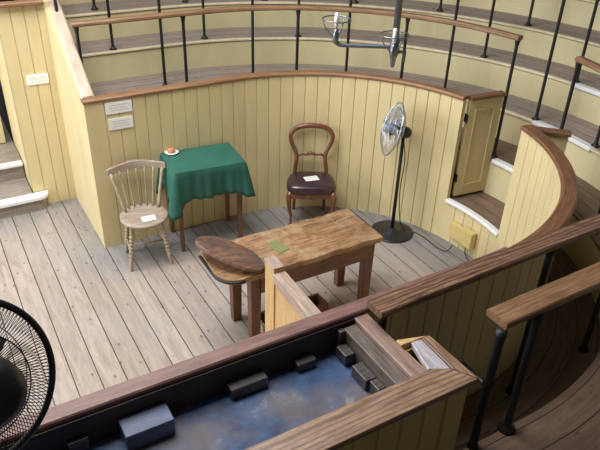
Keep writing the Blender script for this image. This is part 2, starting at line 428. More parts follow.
# ---------------------------------------------------------------- stair at the left
st = thing('wooden_stair', 'short timber stair with white painted edges beside the tall left panel', 'stairs', (0, 6.0, 0))
def rounded(x0, x1, y0, y1, r):
    pts = [(x0, y1), (x0, y0)]
    for i in range(9):
        a = -PI/2+i*PI/2/8; pts.append((x1-r+r*math.cos(a), y0+r+r*math.sin(a)))
    pts.append((x1, y1)); return pts
lower = MB().prism(rounded(-1.6, .705, -.0, .094, .09), 0, .125).build('riser', M['dark_box'] if False else M['step'], st)
MB().b2(-1.6, .59, .094, .50, 0, .125).build('tread', M['step'], st)
MB().prism(rounded(-1.62, .73, -.025, .09, .10), .125, .155).build('nosing', M['white'], st)
MB().b2(-1.62, .59, .09, .52, .125, .153).build('tread', M['step'], st)
MB().b2(-1.6, .59, .47, .52, .153, .30).build('riser', M['step'], st)
MB().b2(-1.62, .592, .435, .52, .30, .335).build('nosing', M['white'], st, bevel=.008)
MB().b2(-1.62, .592, .52, 1.9, .30, .333).build('landing', M['step'], st)

# ---------------------------------------------------------------- standing tiers
def tier(label, r0, r1, z, zlow, xl=XL+.05, xr=None, a1=-90, seg_white=True, cat='standing tier', nose='cream', deck='tread'):
    t = thing('standing_tier', label, cat, (TC.x, TC.y, 0))
    def loc(pts): return [Vector((p.x-TC.x, p.y-TC.y)) for p in pts]
    inner = loc(upath(TC, r0, xl, 90, a1, xr)); outer = loc(upath(TC, r1, xl, 90, a1, xr))
    # riser: a curved board standing on the tread below
    MB().sweep(p3(inner, zlow), rect(-.0, .03, 0, z-.03-zlow, .001)[::-1] if False else rect(-.03, 0, 0, z-.03-zlow, .001)).build('riser', M['yellow_flat'], t)
    MB().sweep(p3(inner, z-.032), rect(-.03, .016, .008, .032, .006)).build('nosing', M[nose], t)
    # tread with planks that follow the curve
    n = len(inner); vs = []; fs = []; uv = []; L = 0
    for i, (a, b) in enumerate(zip(inner, outer)):
        d = (b-a).normalized(); a = a+d*.03
        if i: L += (b-pb).length
        pb = b.copy()
        vs += [(a.x, a.y, z-.03), (a.x, a.y, z-.001), (b.x, b.y, z-.001), (b.x, b.y, z-.03)]
        if i:
            k = (i-1)*4; w_ = r1-r0-.03
            for j in range(4):
                fs.append((k+j, k+4+j, k+4+(j+1) % 4, k+(j+1) % 4)); v0 = 0 if j in (0, 3) else 0
                va, vb = (0, 0) if j == 0 else ((.003, w_) if j == 1 else ((w_, w_) if j == 2 else (w_, .003)))
                uv.append([(L0, va), (L, va), (L, vb), (L0, vb)])
        L0 = L
    fs.append((0, 1, 2, 3)); uv.append([(0, 0)]*4); fs.append(tuple((n-1)*4+j for j in (3, 2, 1, 0))); uv.append([(0, 0)]*4)
    MB().add(vs, fs, uv).build('tread', M[deck], t)
    if seg_white:
        ys = [3.06+.66*i/8 for i in range(9)]
        pts = [Vector((math.sqrt(max(0, r0*r0-(y-TC.y)**2)), y-TC.y)) for y in ys][::-1]
        lab(MB().sweep(p3(pts, z-.034), rect(-.05, .026, 0, .038, .008)).build('step_edge', M['white'], t), 'white painted step edge')
    return t
RB, RC, RD, RE, RF = 2.09, 2.52, 2.956, 3.39, 3.84
zA, zB, zC, zD, zE, zF = .40, .76, 1.06, 1.353, 1.63, 1.91
tier('lowest curved standing tier with brown boards behind the panelled pit wall', RB, RC+.03, zB, zA, xr=1.66, nose='brown_shade_tread', deck='brown_shade_tread')
tier('second curved standing tier with yellow riser, wraps behind the lowest tier', RC, RD+.03, zC, zB, a1=-75)
tier('third curved standing tier, the one just above the wooden wall capping', RD, RE+.03, zD, zC, a1=-60)
tier('fourth curved standing tier near the top of the view', RE, RF+.03, zE, zD, a1=-50)
tier('topmost visible standing tier, its yellow riser at the picture top', RF, RF+.7, zF, zE, a1=-45)
# walkway between pit wall and lowest tier
def walkway():
    t = thing('walkway', 'dark boarded walkway between the curved pit wall and lowest tier', 'walkway', (TC.x, TC.y, 0))
    inn = upath(WC, WR+.048, XL+.05, 90, -90, 1.66); out = upath(TC, RB-.001, XL+.05, 90, -90, 1.66)
    n = min(len(inn), len(out)); vs = []; fs = []; uv = []; L = 0
    for i in range(n):
        a = inn[i]-TC; b = out[i]-TC
        if i: L += (Vector((b.x, b.y))-pb).length
        pb = Vector((b.x, b.y))
        vs += [(a.x, a.y, zA-.03), (a.x, a.y, zA), (b.x, b.y, zA), (b.x, b.y, zA-.03)]
        if i:
            k = (i-1)*4; w_ = (b-a).length
            for j in range(4):
                fs.append((k+j, k+4+j, k+4+(j+1) % 4, k+(j+1) % 4))
                va, vb = ((0, 0), (0, w_), (w_, w_), (w_, 0))[j]
                uv.append([(L0, va), (L, va), (L, vb), (L0, vb)])
        L0 = L
    MB().add(vs, fs, uv).build('tread', M['brown_shade_tread'], t)
    # entrance sill inside the gap, with a white painted edge
    ang = [A0+(A1-A0)*i/12 for i in range(13)]
    def ring(r): return [Vector((WC.x-TC.x+r*math.cos(math.radians(a)), WC.y-TC.y+r*math.sin(math.radians(a)))) for a in ang]
    MB().sweep(p3(ring(WR+.024), zA-.014), rect(-.03, .024, 0, .013, .002)).build('sill', M['tread'], t)
    lab(MB().sweep(p3(ring(WR+.006), zA-.014), rect(-.035, .026, 0, .034, .008)).build('step_edge', M['white'], t), 'white painted step edge')
walkway()
plat = MB().b2(-.9, 1.655, .93, 1.265, zB-.04, zB).build('viewing_platform', M['tread'])
tag(plat, 'plain boarded platform in front of the blue-lined box', 'platform')

# ---------------------------------------------------------------- open door leaves at the gap
def leaf(label, p_hinge, p_far, z0, top, inner_side):
    d = Vector(p_far)-Vector(p_hinge); L = d.length; a = math.atan2(d.y, d.x)
    t = thing('panelled_door', label, 'door', (p_hinge[0], p_hinge[1], 0), a)
    g = .012
    th = .035; s = inner_side
    # frame of stiles and rails round a sunk panel
    fr = MB()
    fr.b2(0, .07, -th/2, th/2, z0, top); fr.b2(L-.07, L, -th/2, th/2, z0, top)
    fr.b2(.07, L-.07, -th/2, th/2, z0, z0+.10); fr.b2(.07, L-.07, -th/2, th/2, top-.09, top)
    fr.build('frame', M['yellow'], t)
    pn = MB().b2(.068, L-.068, -th/2+.011, th/2-.011, z0+.098, top-.088).build('panel', M['yellow'], t)
    mo = MB()
    for sy in (-1, 1):
        y0, y1 = sorted((sy*(th/2-.010), sy*(th/2+.006)))
        mo.b2(.066, .080, y0, y1, z0+.095, top-.085); mo.b2(L-.080, L-.066, y0, y1, z0+.095, top-.085)
        mo.b2(.08, L-.08, y0, y1, z0+.095, z0+.109); mo.b2(.08, L-.08, y0, y1, top-.099, top-.085)
    mo.build('moulding', M['yellow'], pn)
    MB().sweep([(-.005, 0, top), (L+.012, 0, top)], rect(-.04, .04, 0, .032, .008)).build('top_rail', M['rail_curve'], t)
    hz = MB()
    for z in (z0+.15, top-.2): hz.b2(-.014, -.001, -.02, .02, z, z+.07)
    hz.build('hinge', M['iron'], t)
    return t
leaf('yellow panelled gate leaf at the left of the entrance, nearer the fan', (3.94, 3.80), (4.285, 3.765), zA+.03, 1.36, -1)
leaf('yellow panelled gate leaf topped with brown rail at the right of the entrance', (3.885, 3.105), (4.10, 2.885), zA+.03, 1.36, 1)

# ---------------------------------------------------------------- iron railings
def post_mb(x, y, z0, z1, r=.0145):
    return MB().lathe([(.038, z0), (.038, z0+.008), (.022, z0+.018), (r, z0+.045), (r, z1-.06), (r*1.5, z1-.015), (r*1.5, z1)], (x, y, 0), seg=12)
def railing(label, feet, z0, z1, rpts, group=None, w_=.038, mat='handrail', r=.0145):
    c = feet[0]
    t = thing('iron_railing', label, 'railing', (c[0], c[1], z0), 0, group)
    for x, y in feet: post_mb(x-c[0], y-c[1], 0, z1-z0, r).build('post', M['iron'], t)
    pr = [(-w_+.012, 0), (w_-.012, 0), (w_, .010), (w_, .026), (w_-.014, .04), (-w_+.014, .04), (-w_, .026), (-w_, .010)]
    MB().sweep([Vector((x-c[0], y-c[1], z1-z0)) for x, y in rpts], pr).build('rail', M[mat], t)
    return t
def onu(r, a): return (TC.x+r*math.cos(math.radians(a)), TC.y+r*math.sin(math.radians(a)))
H1 = 1.07
rb = 2.11
railing('lowest curved handrail on black iron posts above the wall capping',
        [(1.13, TC.y+rb), (2.06, TC.y+rb), onu(rb, 64.5), onu(rb, 36.5), (4.325, 3.755)], zB, 1.845,
        [(p.x, p.y) for p in upath(TC, rb, 1.09, 90, 7.2)])
railing('handrail piece with black posts starting right of the stepped aisle',
        [(4.29, 3.10), onu(rb, -29)], zB, 1.845, [(p.x, p.y) for p in upath(TC, rb, None, -9.2, -30)])
rc = 2.56
def zr(z): return z+1.09
railing('second row of tall black posts, feet hidden just behind the wall capping',
        [(1.08, TC.y+rc), (2.0, TC.y+rc), onu(rc, 74), onu(rc, 52), onu(rc, 28.5), (4.762, 3.735)], zC, zC+1.13,
        [(p.x, p.y) for p in upath(TC, rc, 1.06, 90, 6)])
railing('tall black posts right of the aisle on the second tier',
        [(4.765, 3.075), onu(rc, -30)], zC, zC+1.13, [(p.x, p.y) for p in upath(TC, rc, None, -8, -31)])
rd = 3.005
railing('third row of tall black posts standing on the third tier edge',
        [(1.64, TC.y+rd), (2.62, TC.y+rd), onu(rd, 63), onu(rd, 42.5), onu(rd, 24.3), (5.205, 3.737)], zD, zD+1.13,
        [(p.x, p.y) for p in upath(TC, rd, 1.1, 90, 5)])
re_ = 3.47
railing('farthest row of black posts along the fourth tier edge',
        [(1.63, TC.y+re_+.05), (2.61, TC.y+re_+.02), onu(re_, 69), onu(re_, 52), onu(re_, 36.3), onu(re_, 20.3)], zE, zE+1.13,
        [(p.x, p.y) for p in upath(TC, re_, 1.1, 90, 18)])
# near handrail, straight
t = thing('iron_railing', 'nearest straight oak handrail on two thick black posts at lower right', 'railing', (1.85, 1.38, zB))
for x, y in ((.0, -.01), (.225, -.01), (2.02, .065)):
    if x < .1: MB().lathe([(.03, .0), (.021, .03), (.021, .38), (.027, .40), (.027, .43), (.021, .45), (.021, .66), (.025, .71), (.025, .735)], (x, y, 0), seg=14).build('post', M['iron'], t)
    else: MB().lathe([(.045, 0), (.045, .012), (.024, .03), (.019, .05), (.019, .66), (.026, .72), (.026, .735)], (x, y, 0), seg=14).build('post', M['iron'], t)
MB().sweep([(.012, .04, .735), (2.1, .075, .735)], rect(-.060, .060, 0, .038, .006)).build('rail', M['handrail'], t)
MB().tube([(-.01, .0, .41), (.18, .30, .20), (.36, .425, -.05)], .012, 8).build('brace', M['iron'], t)
# oak handrail outside the front wall
t = thing('oak_handrail', 'long grained oak handrail running just outside the front pit wall', 'handrail', (1.47, 1.77, zA))
MB().sweep([(.0, 0, 1.045), (1.95, .045, 1.045)], rect(-.055, .055, 0, .038, .006)).build('rail', M['oak_big'], t)
for x, y in ((.06, .0), (1.14, -.01), (1.85, .035)): MB().lathe([(.035, 0), (.035, .01), (.019, .025), (.019, 1.0), (.026, 1.03), (.026, 1.045)], (x, y, 0), seg=12).build('post', M['iron'], t)

# ---------------------------------------------------------------- blue-lined box
t = thing('lined_box', 'long low-sided box with worn blue lining in the foreground', 'box', (0, 1.6, 0))
MB().b2(-1.25, 1.44, -.20, .255, 1.19, 1.225).build('lining', M['trough'], t)
MB().b2(-1.25, 1.44, .245, .2605, 1.19, 1.3725).build('back_board', M['dark_box'], t)
lab(MB().b2(1.425, 1.50, -.19, .255, 1.15, 1.375).build('end_board', M['end_pink'], t, bevel=.004), 'pinkish worn end board')
MB().b2(1.358, 1.424, -.18, .235, 1.226, 1.352).build('ledge', M['ledge'], t, bevel=.003)
MB().b2(-1.25, 1.425, -.215, -.19, 1.15, 1.35).build('front_board', M['dark_box'], t)
# oak-topped casing round the box, with the open frame at its end
t = thing('oak_casing', 'broad worn oak top rail with mitred corner and open end frame', 'casing', (0, 1.35, 0))
mb = MB()
def flat(poly, z0, z1, name, mat, grain_uv=None):
    n = len(poly); vs = [(x, y-1.35, z0) for x, y in poly]+[(x, y-1.35, z1) for x, y in poly]
    uv = [[(poly[k][0], poly[k][1]) for k in range(n)][::-1], [(poly[k][0], poly[k][1]) for k in range(n)]]
    for i in range(n):
        j = (i+1) % n; uv.append([(poly[i][0], poly[i][1]+z0), (poly[j][0], poly[j][1]+z0), (poly[j][0], poly[j][1]+z1), (poly[i][0], poly[i][1]+z1)])
    if grain_uv: uv = [[(b, a) for a, b in f] for f in uv]
    return MB().add(vs, [list(range(n))[::-1], list(range(n, 2*n))]+[(i, (i+1) % n, n+(i+1) % n, n+i) for i in range(n)], uv).build(name, mat, t, bevel=.004)
flat([(-1.25, 1.270), (1.655, 1.278), (1.594, 1.374), (1.506, 1.418), (-1.25, 1.418)], 1.352, 1.386, 'top_rail', M['oak_near'])
flat([(1.659, 1.280), (1.650, 1.585), (1.605, 1.585), (1.600, 1.373)], 1.352, 1.385, 'side_rail', M['oak_near'], True)
lab(flat([(1.595, 1.378), (1.603, 1.583), (1.550, 1.588), (1.508, 1.421)], 1.352, 1.383, 'side_rail_inner', M['gloss_strip'], True), 'glossy greyish inner strip')
flat([(1.649, 1.588), (1.50, 1.632), (1.501, 1.592), (1.548, 1.590)], 1.352, 1.383, 'back_rail', M['pale_panel'])
board_wall('panel', [Vector((1.625, 1.295-1.35)), Vector((-1.25, 1.295-1.35))], zB, 1.352, -.03, M['ochre'], .10, t, both=False)
board_wall('panel', [Vector((1.625, 1.585-1.35)), Vector((1.625, 1.296-1.35))], zA+.01, 1.352, -.0301, M['ochre'], .10, t, both=False)
MB().b2(1.50, 1.62, 1.575-1.35, 1.60-1.35, zA+.01, 1.352).build('end_panel', M['ochre'], t)
MB().b2(1.505, 1.52, 1.425-1.35, 1.57-1.35, .9, 1.352).build('inner_lip', M['pale_panel'], t)

# blocks inside the box
def block(label, x0, x1, y0, y1, z0, z1, rz=0, mat='block'):
    cx, cy = (x0+x1)/2, (y0+y1)/2
    o = MB().b2(x0-cx, x1-cx, y0-cy, y1-cy, 0, z1-z0).build('wooden_block', M[mat], bevel=.004)
    o.location = (cx, cy, z0); o.rotation_euler = (0, 0, rz); tag(o, label, 'block', 'dark wooden blocks fixed inside the blue-lined box'); return o
Z0 = 1.2255
block('small dark block in the box, partly behind the near black fan', .113, .190, 1.822, 1.8445, Z0, 1.29)
block('largest dark block with blue worn top in the box', .311, .505, 1.738, 1.8445, Z0, 1.306, mat='block_blue')
block('middle-sized flat dark block against the back of the box', .772, .945, 1.786, 1.8445, Z0, 1.283)
block('little dark block between the flat block and the box corner', 1.098, 1.192, 1.793, 1.8445, Z0, 1.272)
block('upright dark block filling the inner far corner of the box', 1.328, 1.357, 1.815, 1.8445, Z0, 1.352)
block('dark block right below the upright corner block', 1.305, 1.356, 1.728, 1.808, Z0, 1.288)
block('long dark block along the end of the box, beside a short one', 1.300, 1.356, 1.562, 1.672, Z0, 1.286)
block('short dark block nearest the oak rail at the box end', 1.316, 1.356, 1.494, 1.558, Z0, 1.286)

# ---------------------------------------------------------------- half door standing open into the pit
t = thing('half_door', 'pale unvarnished half door open into the pit beside the old table', 'door', (1.29, 1.95, 0), math.radians(-1.5))
stl = MB().b2(-.028, .028, .40, .505, .03, 1.375).build('stile', M['pale_panel'], t, bevel=.003)
MB().b2(-.020, .020, .02, .40, .05, 1.30).build('panel', M['pale_panel'], t)
MB().b2(-.028, .028, .0, .07, .03, 1.355).build('stile', M['pale_panel'], t, bevel=.003)
MB().b2(-.034, .034, .0, .40, 1.30, 1.358).build('top_rail', M['pale_top'], t, bevel=.003)
MB().b2(-.031, .031, .401, .512, 1.376, 1.385).build('stile_cap', M['pale_top'], stl, bevel=.002)

# ---------------------------------------------------------------- old wooden operating table
t = thing('operating_table', 'old heavy plank table with worn top in the middle of the floor', 'table', (1.98, 3.44, 0))
def top_mesh():
    rnd = random.Random(3); pts = []
    n = 26
    for i in range(n+1):  # front edge left -> right
        x = -.48+(1.165)*i/n; pts.append((x, -.235+.006*math.sin(i*.9)+rnd.uniform(-.004, .004)))
    pts += [(.688, -.225), (.690, -.1), (.684, .05), (.690, .17), (.688, .238)]
    for i in range(n+1):
        x = .675-(1.22)*i/n; pts.append((x, .243+.007*math.sin(i*.7+1)+rnd.uniform(-.005, .005)))
    pts += [(-.585, .235), (-.61, .21)]
    for i in range(9):
        a = PI+.0+i*(PI/2)/9; pts.append((-.47+.155*math.cos(a), -.075+.16*math.sin(a)))
    return pts
ttop = MB().prism(top_mesh(), .642, .685).build('tabletop', M['table_top'], t, bevel=.004)
MB().b2(-.33, .62, -.205, -.175, .49, .642).build('apron', M['table_apron'], t)
MB().b2(-.33, .62, .165, .195, .49, .642).build('apron', M['table_apron'], t)
MB().b2(-.36, -.335, -.17, .165, .53, .642).build('apron', M['table_apron'], t)
MB().b2(.60, .625, -.17, .165, .53, .642).build('apron', M['table_apron'], t)
for x, y in ((-.36, -.155), (-.36, .165), (.615, -.155), (.60, .17)):
    MB().box((x, y, .321), (.085, .075, .642), taper=.80).build('leg', M['table_leg'], t, bevel=.004)
lab(MB().b2(.688, .697, -.222, .235, .645, .682).build('end_band', M['iron'], ttop), 'dark iron band along the right end')
MB().tube([(-.625+.0, .18, .663), (-.628, -.075, .663)]+[(-.47+.158*math.cos(PI+i*(PI/2)/8), -.075+.163*math.sin(PI+i*(PI/2)/8), .663) for i in range(9)], .012, 8).build('edge_hoop', M['iron'], ttop)
# tilted head board on its wedge
def headboard():
    A = Vector((1.335, 3.62, .815))-Vector((1.98, 3.44, 0)); B = Vector((1.645, 3.205, .712))-Vector((1.98, 3.44, 0))
    c = (A+B)/2; u = (B-A).normalized(); a_ = (B-A).length/2
    hzn = Vector((.42, .30, -.10)); v = (hzn-u*hzn.dot(u)).normalized(); nrm = u.cross(v); nrm = nrm if nrm.z > 0 else -nrm
    vs = []; n = 40
    for s in (-1, 1):
        for k in range(n):
            th = 2*PI*k/n; vv = math.sin(th); b_ = .17 if vv > 0 else .105
            p = c+u*a_*math.copysign(abs(math.cos(th))**.92, math.cos(th))+v*b_*vv+nrm*(.014*s)
            vs.append(p)
    MB().add(vs, [list(range(n))[::-1], list(range(n, 2*n))]+[(k, (k+1) % n, n+(k+1) % n, n+k) for k in range(n)]).build('head_board', M['head'], t, bevel=.004)
    # wedge block carrying it
    w0 = B+Vector((-.075, .055, 0)); q = Vector((.05, .05, 0))
    bx, by = w0.x, w0.y
    MB().add([(bx-.05, by-.0, .685), (bx+.07, by-.035, .685), (bx+.13, by+.12, .685), (bx+.0, by+.16, .685),
              (bx-.05, by-.0, .735), (bx+.07, by-.035, .692), (bx+.13, by+.12, .690), (bx+.0, by+.16, .73)],
             [(3, 2, 1, 0), (4, 5, 6, 7), (0, 1, 5, 4), (1, 2, 6, 5), (2, 3, 7, 6), (3, 0, 4, 7)]).build('wedge', M['table_leg'], t)
headboard()
o = MB().prism([(-.06, .07), (.03, .085), (.065, -.07), (-.03, -.09)], 0, .004).build('green_card', M['green_card'])
o.location = (1.895, 3.45, .6855); tag(o, 'faded green card lying on the worn plank tabletop', 'card')
# low box with foot slot below the table
t = thing('sawdust_box', 'low reddish wooden box on the floor under the plank table', 'box', (2.0, 3.40, 0))
mb = MB(); mb.b2(-.27, .27, -.08, -.06, 0, .10); mb.b2(-.27, .27, .06, .08, 0, .10)
mb.build('side', M['table_apron'], t)
lab(MB().b2(-.29, -.27, -.08, .08, 0, .10).build('end', M['grey_wood'], t), 'paler worn end board'); MB().b2(.27, .29, -.08, .08, 0, .10).build('end', M['table_apron'], t)
MB().b2(-.27, .27, -.06, .06, 0, .015).build('bottom', M['table_apron'], t)

# ---------------------------------------------------------------- table with green cloth
GT = (1.89, 4.84); GR = math.radians(-5)
t = thing('side_table', 'small table with slim reddish legs under a green cloth', 'table', (GT[0], GT[1], 0), GR)
MB().b2(-.30, .30, -.205, .195, .785, .81).build('tabletop', M['leg_red'], t)
mb = MB(); mb.b2(-.26, .26, -.185, -.165, .70, .785); mb.b2(-.26, .26, .155, .175, .70, .785)
mb.b2(-.28, -.26, -.165, .155, .70, .785); mb.b2(.26, .28, -.165, .155, .70, .785)
mb.build('apron', M['leg_red'], t)
for x in (-.275, .275):
    for y in (-.18, .17): MB().box((x, y, .3925), (.045, .045, .785), taper=.72).build('leg', M['leg_red'], t, bevel=.003)
def cloth():
    hx, hy, zt = .318, .218, .822; n = 30; rnd = random.Random(5)
    per = []
    def seg(a, b, m):
        for i in range(m): per.append((a[0]+(b[0]-a[0])*i/m, a[1]+(b[1]-a[1])*i/m))
    cs = [(-hx, -hy), (hx, -hy), (hx, hy), (-hx, hy)]
    for i in range(4): seg(cs[i], cs[(i+1) % 4], 30 if i % 2 == 0 else 24)
    N = len(per); vs = []; fs = []
    vs.append((0, 0, zt)); rings = []
    for s in (.5, .94, 1.0):
        rings.append(len(vs)); vs += [(x*s, y*s, zt-(0 if s < 1 else .004)) for x, y in per]
    K = 9
    for k in range(1, K+1):
        rings.append(len(vs)); f = k/K
        for i, (x, y) in enumerate(per):
            dx, dy = hx-abs(x), hy-abs(y); dc = math.hypot(dx, dy)
            corner = math.exp(-(dc/.06)**2); front = y < -hy+.001; back = y > hy-.001
            drop = .272+(.125 if x < 0 else .05)*corner
            if back: drop = .17+.10*corner
            fold = .015*math.sin(i*.50+1.3)+.012*math.sin(i*1.43)
            nx = 0 if abs(dx) > 1e-6 and abs(dy) < 1e-6 else math.copysign(1, x); ny = 0 if abs(dy) > 1e-6 and abs(dx) < 1e-6 else math.copysign(1, y)
            l = math.hypot(nx, ny) or 1; nx /= l; ny /= l
            out = (.008+.03*f*corner*1.4+fold*f*(1-.3*corner)+.012*f)
            if back: out = min(out, .012)*.5
            if corner > .25 and not back:
                out += .045*f*math.cos(dc*60)*corner
            px = x+nx*out; py = y+ny*out
            if back or y > hy-.02: py = min(py, hy+.004)
            vs.append((px, py, zt-.004-drop*f))
    for i in range(N): fs.append((0, 1+i, 1+(i+1) % N))
    for a, b in zip(rings[:-1], rings[1:]):
        for i in range(N): fs.append((a+i, b+i, b+(i+1) % N, a+(i+1) % N))
    o = MB().add(vs, fs, smooth=True).build('tablecloth', M['green'])
    r0_ = rings[2]
    for e in o.data.edges:
        if all(r0_ <= v < r0_+N for v in e.vertices): e.use_edge_sharp = True
    so = o.modifiers.new('cloth thickness', 'SOLIDIFY'); so.thickness = .003
    o.location = (GT[0]-.005, GT[1]-.022, 0); o.rotation_euler = (0, 0, GR)
    tag(o, 'dark green cloth draped over the small side table', 'tablecloth')
cloth()
t = thing('saucer', 'small white saucer on the back left of the green cloth', 'saucer', (1.675, 5.01, .823))
MB().lathe([(.02, .0), (.035, .002), (.062, .010), (.064, .013), (.035, .006), (.0, .005)], seg=28).build('dish', M['white'], t)
o = MB().lathe([(.0, .0), (.03, .001), (.036, .015), (.03, .032), (.015, .040), (0, .042)], seg=20).build('bread_bun', M['bun'])
o.location = (1.672, 5.012, .829); tag(o, 'little brown bun sitting on the white saucer', 'bun')

# ---------------------------------------------------------------- spindle back chair
def lerp3(a, b, f): return Vector(a).lerp(Vector(b), f)
t = thing('spindle_chair', 'grey weathered spindle-back chair with round seat by the left corner', 'chair', (1.29, 4.725, 0), math.radians(-9))
MB().lathe([(0, .405), (.155, .405), (.188, .412), (.203, .426), (.203, .440), (.193, .449), (.15, .443), (0, .440)], seg=40).build('seat', M['grey_wood'], t)
def turned_leg(a, b):
    ax = Vector(b)-Vector(a); L = ax.length; pr = []
    N = 44
    for i in range(N+1):
        f = i/N; r = .0155+.004*math.sin(f*PI)
        if .28 < f < .82: r = .0175+.0055*math.sin(f*2*PI*12)
        if f < .12: r = .011+.04*f
        pr.append((r, f*L))
    return MB().lathe(pr, a, ax, 12)
for sx, sy in ((-1, -1), (1, -1), (-1, 1), (1, 1)):
    turned_leg((sx*.175, sy*.15-.01, 0), (sx*.125, sy*.11, .41)).build('leg', M['grey_turn'], t)
for a, b in (((-.155, -.135, .16), (-.155, .13, .16)), ((.155, -.135, .16), (.155, .13, .16)), ((-.155, 0, .16), (.155, 0, .16))):
    MB().tube([a, lerp3(a, b, .5), b], [.008, .012, .008], 8).build('stretcher', M['grey_turn'], t)
for k in range(7):
    f = (k-3)/3.0; ang = math.radians(90-f*57)
    a = (.165*math.cos(ang), .165*math.sin(ang), .44); b = (.215*f, .232-.055*f*f, .778)
    rr = .0125 if abs(k-3) == 3 else .0075
    pts = [lerp3(a, b, i/8) for i in range(9)]
    MB().tube(pts, [rr*(1+.35*math.sin(i/8*PI*3)**2 if abs(k-3) == 3 else 1) for i in range(9)], 8).build('spindle', M['grey_turn'], t)
cr = MB(); pts = []
for i in range(17):
    f = -1+i/8; pts.append(Vector((.245*f, .240-.060*f*f, .768)))
vs = []; fs = []
for i, p in enumerate(pts):
    f = -1+i/8; h = .066-.018*abs(f)**3+(.012*math.cos(f*PI*1.0) if abs(f) < .5 else 0)
    for o_, z in ((-.014, 0), (.014, 0), (.018, h), (-.006, h)): vs.append((p.x, p.y+o_, p.z+z))
for i in range(16):
    for j in range(4): fs.append((i*4+j, i*4+4+j, i*4+4+(j+1) % 4, i*4+(j+1) % 4))
fs += [(0, 1, 2, 3), (67, 66, 65, 64)]
cr.add(vs, fs).build('crest_rail', M['grey_wood'], t, bevel=.006)
def card(x, y, z, w_, d_, rz, label, tilt=0):
    o = MB().b2(-w_/2, w_/2, -d_/2, d_/2, 0, .002).build('paper_card', M['paper']); o.location = (x, y, z); o.rotation_euler = (tilt, 0, rz)
    for k in (0,):
        m2 = MB()
        for q in range(3): m2.b2(-w_*.38, w_*(.38-.1*q), d_*(.22-.22*q)-.002, d_*(.22-.22*q)+.002, .0021, .0026)
        m2.build('print', M['ink'], o)
    tag(o, label, 'card'); return o
card(1.305, 4.645, .446, .115, .085, math.radians(-4), 'white card lying on the round seat of the spindle chair')

# ---------------------------------------------------------------- balloon back chair
t = thing('balloon_back_chair', 'mahogany balloon-back chair with dark leather seat against the curved wall', 'chair', (2.93, 4.69, 0), math.radians(-28))
def seat_poly(s=1.0, dz=0):
    pts = []
    for x, y in ((-.185, .125), (-.23, -.10), (-.23, -.16), (-.20, -.19), (0, -.205), (.20, -.19), (.23, -.16), (.23, -.10), (.185, .125), (0, .14)): pts.append((x*s, y*s))
    return pts
MB().prism(seat_poly(.98), .30, .365).build('seat_rail', M['mahog'], t, bevel=.01)
def pad():
    n = 48; vs = []; fs = []; base = []
    for k in range(n):
        th = 2*PI*k/n; c, s = math.cos(th), math.sin(th); e = .45
        x = .238*math.copysign(abs(c)**e, c); y = .18*math.copysign(abs(s)**e, s)-.032
        x *= 1-.20*max(0, (y+.05)/.24); base.append((x, y))
    prof = [(.97, .362), (1.0, .385), (.995, .41), (.95, .428), (.8, .442), (.5, .452), (.2, .456)]
    for s_, z in prof: vs += [(x*s_, y*s_, z) for x, y in base]
    for j in range(len(prof)-1):
        for k in range(n): fs.append((j*n+k, j*n+(k+1) % n, (j+1)*n+(k+1) % n, (j+1)*n+k))
    fs.append([(len(prof)-1)*n+k for k in range(n)]); fs.append(list(range(n))[::-1])
    return MB().add(vs, fs, smooth=True)
pad().build('seat', M['leather'], t)
for sx in (-1, 1):
    MB().tube([(sx*.200, -.160, .37), (sx*.215, -.180, .31), (sx*.208, -.175, .20), (sx*.190, -.163, .10), (sx*.192, -.170, .03), (sx*.200, -.180, .0)],
              [.027, .026, .020, .014, .012, .017], 12).build('leg', M['mahog'], t)
    MB().tube([(sx*.155, .120, .37), (sx*.15, .125, .25), (sx*.15, .130, .10), (sx*.155, .145, .0)], [.021, .019, .016, .015], 10).build('leg', M['mahog'], t)
hoop = []
half = [(.160, .34), (.155, .45), (.142, .54), (.135, .60), (.152, .66), (.185, .72), (.203, .78), (.198, .825), (.165, .872), (.10, .90), (0, .91)]
def hy(z): return .120+max(0, z-.45)*.08
pts = [(x, hy(z), z) for x, z in half]+[(-x, hy(z), z) for x, z in half[::-1][1:]]
def smoothp(P, it=2):
    P = [Vector(p) for p in P]
    for _ in range(it):
        Q = [P[0]]
        for a, b in zip(P[:-1], P[1:]): Q += [a*.75+b*.25, a*.25+b*.75]
        Q.append(P[-1]); P = Q
    return P
hp = smoothp(pts)
hp_ = MB().tube(hp, [.0195+.006*max(0, (p.z-.80)/.12) for p in hp], 12).build('back_hoop', M['mahog'], t)
xr_ = MB().tube(smoothp([(-.137, hy(.60), .60), (-.09, hy(.6), .625), (-.045, hy(.6), .612), (0, hy(.6), .632), (.045, hy(.6), .612), (.09, hy(.6), .625), (.137, hy(.6), .60)]), .012, 10).build('cross_rail', M['mahog'], t)
cv = MB()
for x, r in ((0, .018), (-.03, .012), (.03, .012)): cv.lathe([(0, -.012), (r, -.006), (r*.9, .006), (0, .014)], (x, hy(.62)-.004, .632), (0, -1, 0), 12)
cv.build('carving', M['mahog'], xr_); cv = MB()
for x, r in ((0, .020), (-.035, .015), (.035, .015), (-.065, .011), (.065, .011)): cv.lathe([(0, -.010), (r, -.004), (r*.9, .008), (0, .018)], (x, hy(.90)-.006, .915-abs(x)*.22), (0, -1, 0), 12)
cv.build('carving', M['mahog'], hp_)
card(2.90, 4.635, .4575, .135, .09, math.radians(-12), 'white card lying on the dark leather chair seat')

